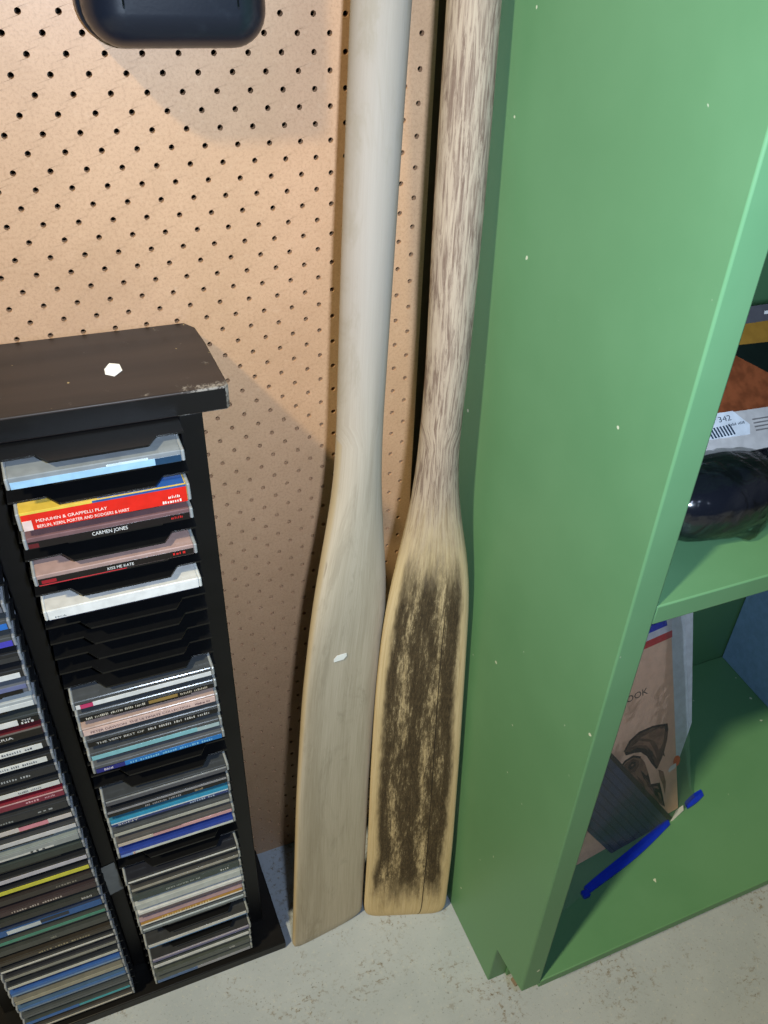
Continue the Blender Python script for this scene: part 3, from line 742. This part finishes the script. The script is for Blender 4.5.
# ------------------------------------------------------------------ middle shelf: black item in clear wrap under a printed card box
pg = thing('wrapped_package', (20, -11, 29.37), 'glossy black item in crinkled clear wrap with an orange printed card', 'package')
def bundle(grow, wr):
    NU, NV = 90, 40; rings = []
    for i in range(NU+1):
        f = i/NU; x = 15.0-grow+f*(11.2+2*grow)
        sq = max(.04, 1-abs(2*f-1)**10)**.5
        u_ = ((x-16.3) % 4.2)/2.1-1; waist = 1-.36*(1-math.sqrt(max(0, 1-.96*u_*u_)))  # swelling lobes with creases between
        ring = []
        for j in range(NV):
            a = 2*math.pi*j/NV; ca, sa = math.cos(a), math.sin(a)
            ry, rz = (1.98+grow)*sq*waist, (1.22+grow)*sq*waist
            y = -11.0+ry*math.copysign(abs(ca)**.7, ca); z = 30.62+rz*math.copysign(abs(sa)**.7, sa)
            w_ = .03*noise.noise(Vector((x*.9, ca*.9, sa*.9+1)))+wr*noise.noise(Vector((x*2.4, ca*2.6, sa*2.6+5)))+wr*.35*noise.noise(Vector((x*6, ca*6, sa*6+9)))
            if grow > 0 and sa < -.1 and ca < .3:            # the loose wrap gathers into a twisted corner on the shelf
                w_ += .55*math.exp(-((x-19.25)/.38)**2)*max(0, -sa)
            y += w_*ca; z += w_*sa
            ring.append((x, y, max(z, 29.385+(.0 if grow > 0 else .03))))
        rings.append(ring)
    m = MB(); m.loft(rings); return m
soft(bundle(0, .02).build('black_body', VINYL, pg), 60)
bundle(.08, .05).build('clear_wrap', WRAP, pg, smooth=True)
v2 = Vector((0, 1, .8)).normalized(); n2 = Vector((0, -.8, 1)).normalized(); Q0 = Vector((0, -10.8, 31.9))
def cardp(x, v, d=0.): return Vector((x, Q0.y, Q0.z))+v2*v+n2*d
def band(name, poly, d, mat, th_=.02, lab=None):
    m = MB(); m.prism(poly, lambda a, b, dd: cardp(a, b, d-dd), th_); o = m.build(name, mat, pg)
    if lab: tag(o, lab)
    return o
band('card_box', [(15.4,-.3),(26.5,-.3),(26.5,4.72),(15.4,4.72)], .0, plain((84, 84, 92), .5), .8)
band('grey_panel', [(15.4,-.3),(26.5,-.3),(26.5,.86),(15.4,1.30)], .012, plain((196, 194, 194), .35))
band('orange_panel', [(15.4,1.30),(26.5,.86),(26.5,3.9),(15.4,3.98)], .012, plain((128, 70, 42), .4, .4, .25))
band('yellow_panel', [(15.4,3.42),(26.5,3.30),(26.5,4.1),(15.4,4.12)], .018, plain((150, 112, 46), .4))
band('dark_triangle', [(20.55,3.05),(21.66,2.25),(23.4,1.2),(26.0,3.2),(22.1,3.34),(20.7,3.40)], .024, plain((18, 28, 26), .35))
band('price_label', [(18.2,.36),(20.05,.26),(20.17,.60),(19.66,1.16),(18.2,1.22)], .030, plain((222, 230, 240), .4), lab='white price label with bars')
BARK = plain((40, 60, 80), .5)
lettering('label_number', '342', lambda a, b: cardp(18.98+a, .86+b, .034), .52, .20, BARK, pg)
lettering('label_lettering', '~2', lambda a, b: cardp(19.30+a, .66+b, .034), .75, .09, BARK, pg)
for i in range(8):
    x = 18.5+i*.13
    band('barcode_bar', [(x,.36),(x+.07,.36),(x+.07-.10,.72),(x-.10,.72)], .034, BARK, .004)
for i in range(4):
    band('print_line', [(20.35,.72-.13*i),(23.5,.62-.13*i),(23.5,.67-.13*i),(20.35,.77-.13*i)], .016, plain((120, 118, 120), .5), .004)
band('white_mark', [(22.35,4.36),(22.7,4.36),(22.75,4.46),(22.4,4.48)], .012, WHITE)
